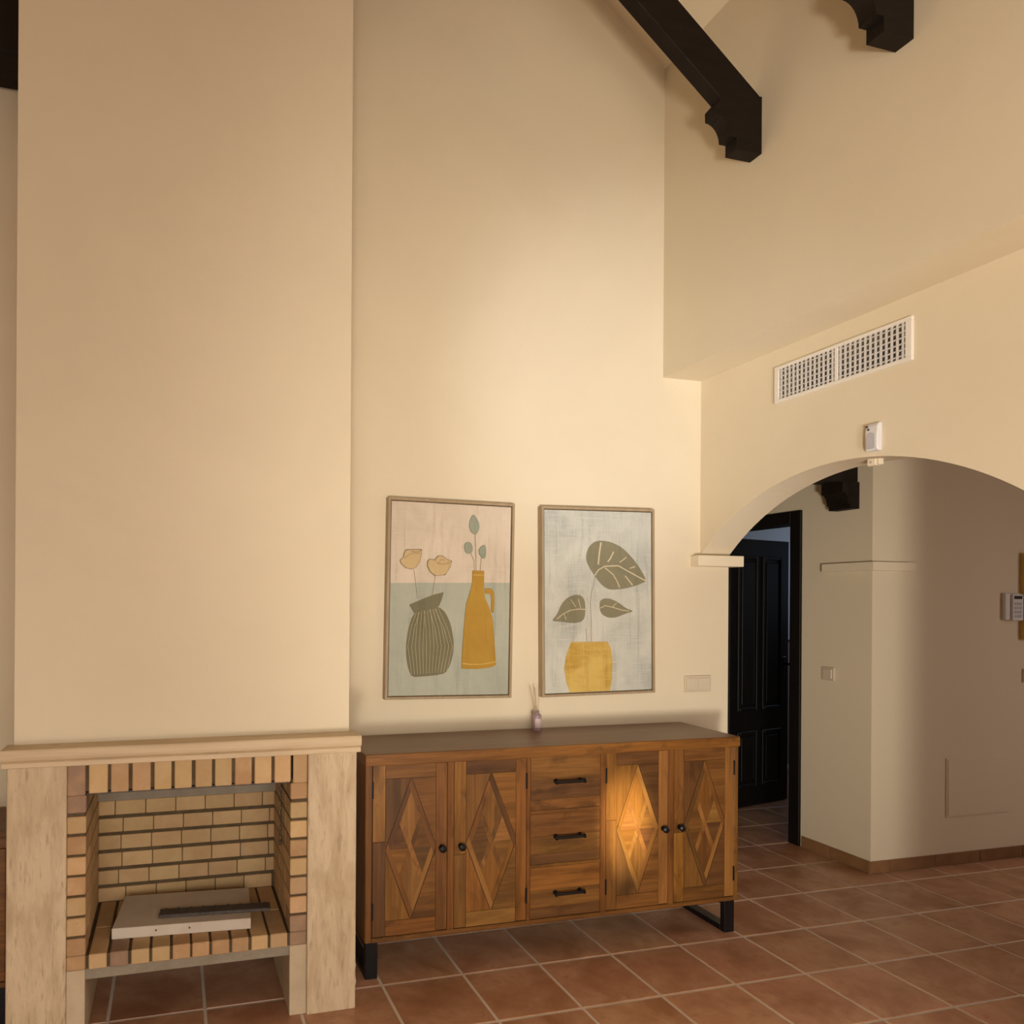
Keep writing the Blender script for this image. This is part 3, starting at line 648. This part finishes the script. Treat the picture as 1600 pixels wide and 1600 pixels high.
# ------------------------------------------------------------------ door
dr = bpy.data.objects.new('door_1', None); C.objects.link(dr); dr.location = (XD, 4.1, 0); ORG[dr.name] = Vector((XD, 4.1, 0)); dr['kind'] = 'structure'
dr['label'] = 'dark wooden panelled door standing open into the bathroom'
jy0, jy1, jz1 = 3.767, 4.450, 1.995
for a, b in ((3.689, 3.769), (4.448, 4.528)):
    obj('casing', box(BM(), XD-.016, XD+.001, a, b, 0, 2.070, .002), 'darkwood', dr); obj('casing', box(BM(), T-.001, T+.016, a, b, 0, 2.070, .002), 'darkwood', dr)
for x0, x1 in ((XD-.016, XD+.001), (T-.001, T+.016)): obj('casing', box(BM(), x0, x1, 3.769, 4.448, 1.993, 2.070, .002), 'darkwood', dr)
for a, b in ((3.742, 3.767), (4.450, 4.475)): obj('frame_jamb', box(BM(), XD+.001, T-.001, a, b, 0, 2.02), 'darkwood', dr)
obj('frame_head', box(BM(), XD+.001, T-.001, 3.767, 4.450, 1.995, 2.02), 'darkwood', dr)
# leaf, swung about its far jamb
LW = .676; ang = math.radians(12.6); hx_, hy_ = T+.004, 4.440
Rm = Matrix.Translation((hx_, hy_, 0)) @ Matrix.Rotation(ang, 4, 'Z')
def lbox(x0, x1, y0, y1, z0, z1, bev=.002):
    bm = box(BM(), x0, x1, y0, y1, z0, z1, bev); bmesh.ops.transform(bm, matrix=Rm, verts=bm.verts); return bm
leaf = obj('leaf', lbox(0, LW, 0, .038, .006, 1.962), 'darkwood', dr)
for x0, x1 in ((.085, .315), (.365, .592)):
    for z0, z1 in ((.705, 1.84), (.145, .555)):
        for fx in (-1, 1):
            ya, yb = (-.009, .001) if fx < 0 else (.037, .047)
            for a in ((x0, x0+.024, z0, z1), (x1-.024, x1, z0, z1), (x0+.024, x1-.024, z0, z0+.024), (x0+.024, x1-.024, z1-.024, z1)): obj('moulding', lbox(a[0], a[1], ya, yb, a[2], a[3], .004), 'darkwood', leaf)
            obj('panel', lbox(x0+.045, x1-.045, ya+.003*(fx < 0), yb-.003*(fx > 0), z0+.045, z1-.045, .005), 'darkwood', leaf)
bm = BM(); tube(bm, [(LW-.055, 0, 1.035), (LW-.055, -.045, 1.035)], .009, 10); tube(bm, [(LW-.06, -.045, 1.035), (LW+.055, -.047, 1.035)], .009, 10)
box(bm, LW-.075, LW-.035, -.008, .001, .95, 1.09, .003); bmesh.ops.transform(bm, matrix=Rm, verts=bm.verts)
obj('handle', bm, 'black', leaf)

# ------------------------------------------------------------------ roof beams
def corbel_profile(xw, z0, s=1.0):
    """(x,z) outline of the scrolled corbel against a wall at xw, bottom at z0"""
    p = [(xw+.02, z0), (xw-.127, z0), (xw-.127, z0+.050), (xw-.160, z0+.050)]
    for k in range(1, 9):
        a = k/8*math.pi/2; p.append((xw-.230+.070*math.cos(a), z0+.050+.080*math.sin(a)))
    p += [(xw-.231, z0+.168), (xw-.195, z0+.210), (xw+.02, z0+.245)]
    return p
def rafter(label, y0, y1):
    t = thing('roof_beam', label, 'beam', (XU, (y0+y1)/2, 3.395))
    zt_ = 3.632; L_ = XU-XR
    low = .195
    pts = [(XU+.02, zt_-.0158), (XR, zt_+SL*L_), (XR, zt_+SL*L_-low), (XU+.02, zt_-low-.0158)]
    obj('rafter', prism(BM(), pts, 'y', y0, y1, .002), 'beam', t)
    obj('corbel', prism(BM(), corbel_profile(XU, 3.396), 'y', y0-.0015, y1+.0015), 'beam', t)
    return t
rafter('dark wooden roof beam on a scrolled corbel nearest the tall corner', 2.580, 2.642)
rafter('dark wooden roof beam on a scrolled corbel above the air vent', 1.918, 1.980)
tag(obj('lintel_beam', box(BM(), XL-.02, cx0+.02, 2.98, 3.2, 3.522, 3.95, .004), 'beam', None, (-1.85, 3.1, 3.522)), 'dark horizontal wooden beam left of the chimney breast', 'beam')
# hall beam with corbel
hb = thing('hall_beam', 'dark wooden hall beam on a scrolled corbel above the door', 'beam', (XD, 3.37, 2.03))
obj('rafter', box(BM(), XA2-.02, XD+.02, 3.312, 3.432, 2.180, 2.36, .003), 'beam', hb)
pr = [(XD+.02, 2.032), (XD-.064, 2.032), (XD-.064, 2.056), (XD-.078, 2.058)]
for k in range(1, 8):
    a = k/7*math.pi/2; pr.append((XD-.118+.040*math.cos(a), 2.058+.064*math.sin(a)))
pr += [(XD-.118, 2.182), (XD+.02, 2.182)]
obj('corbel', prism(BM(), pr, 'y', 3.300, 3.442), 'beam', hb)
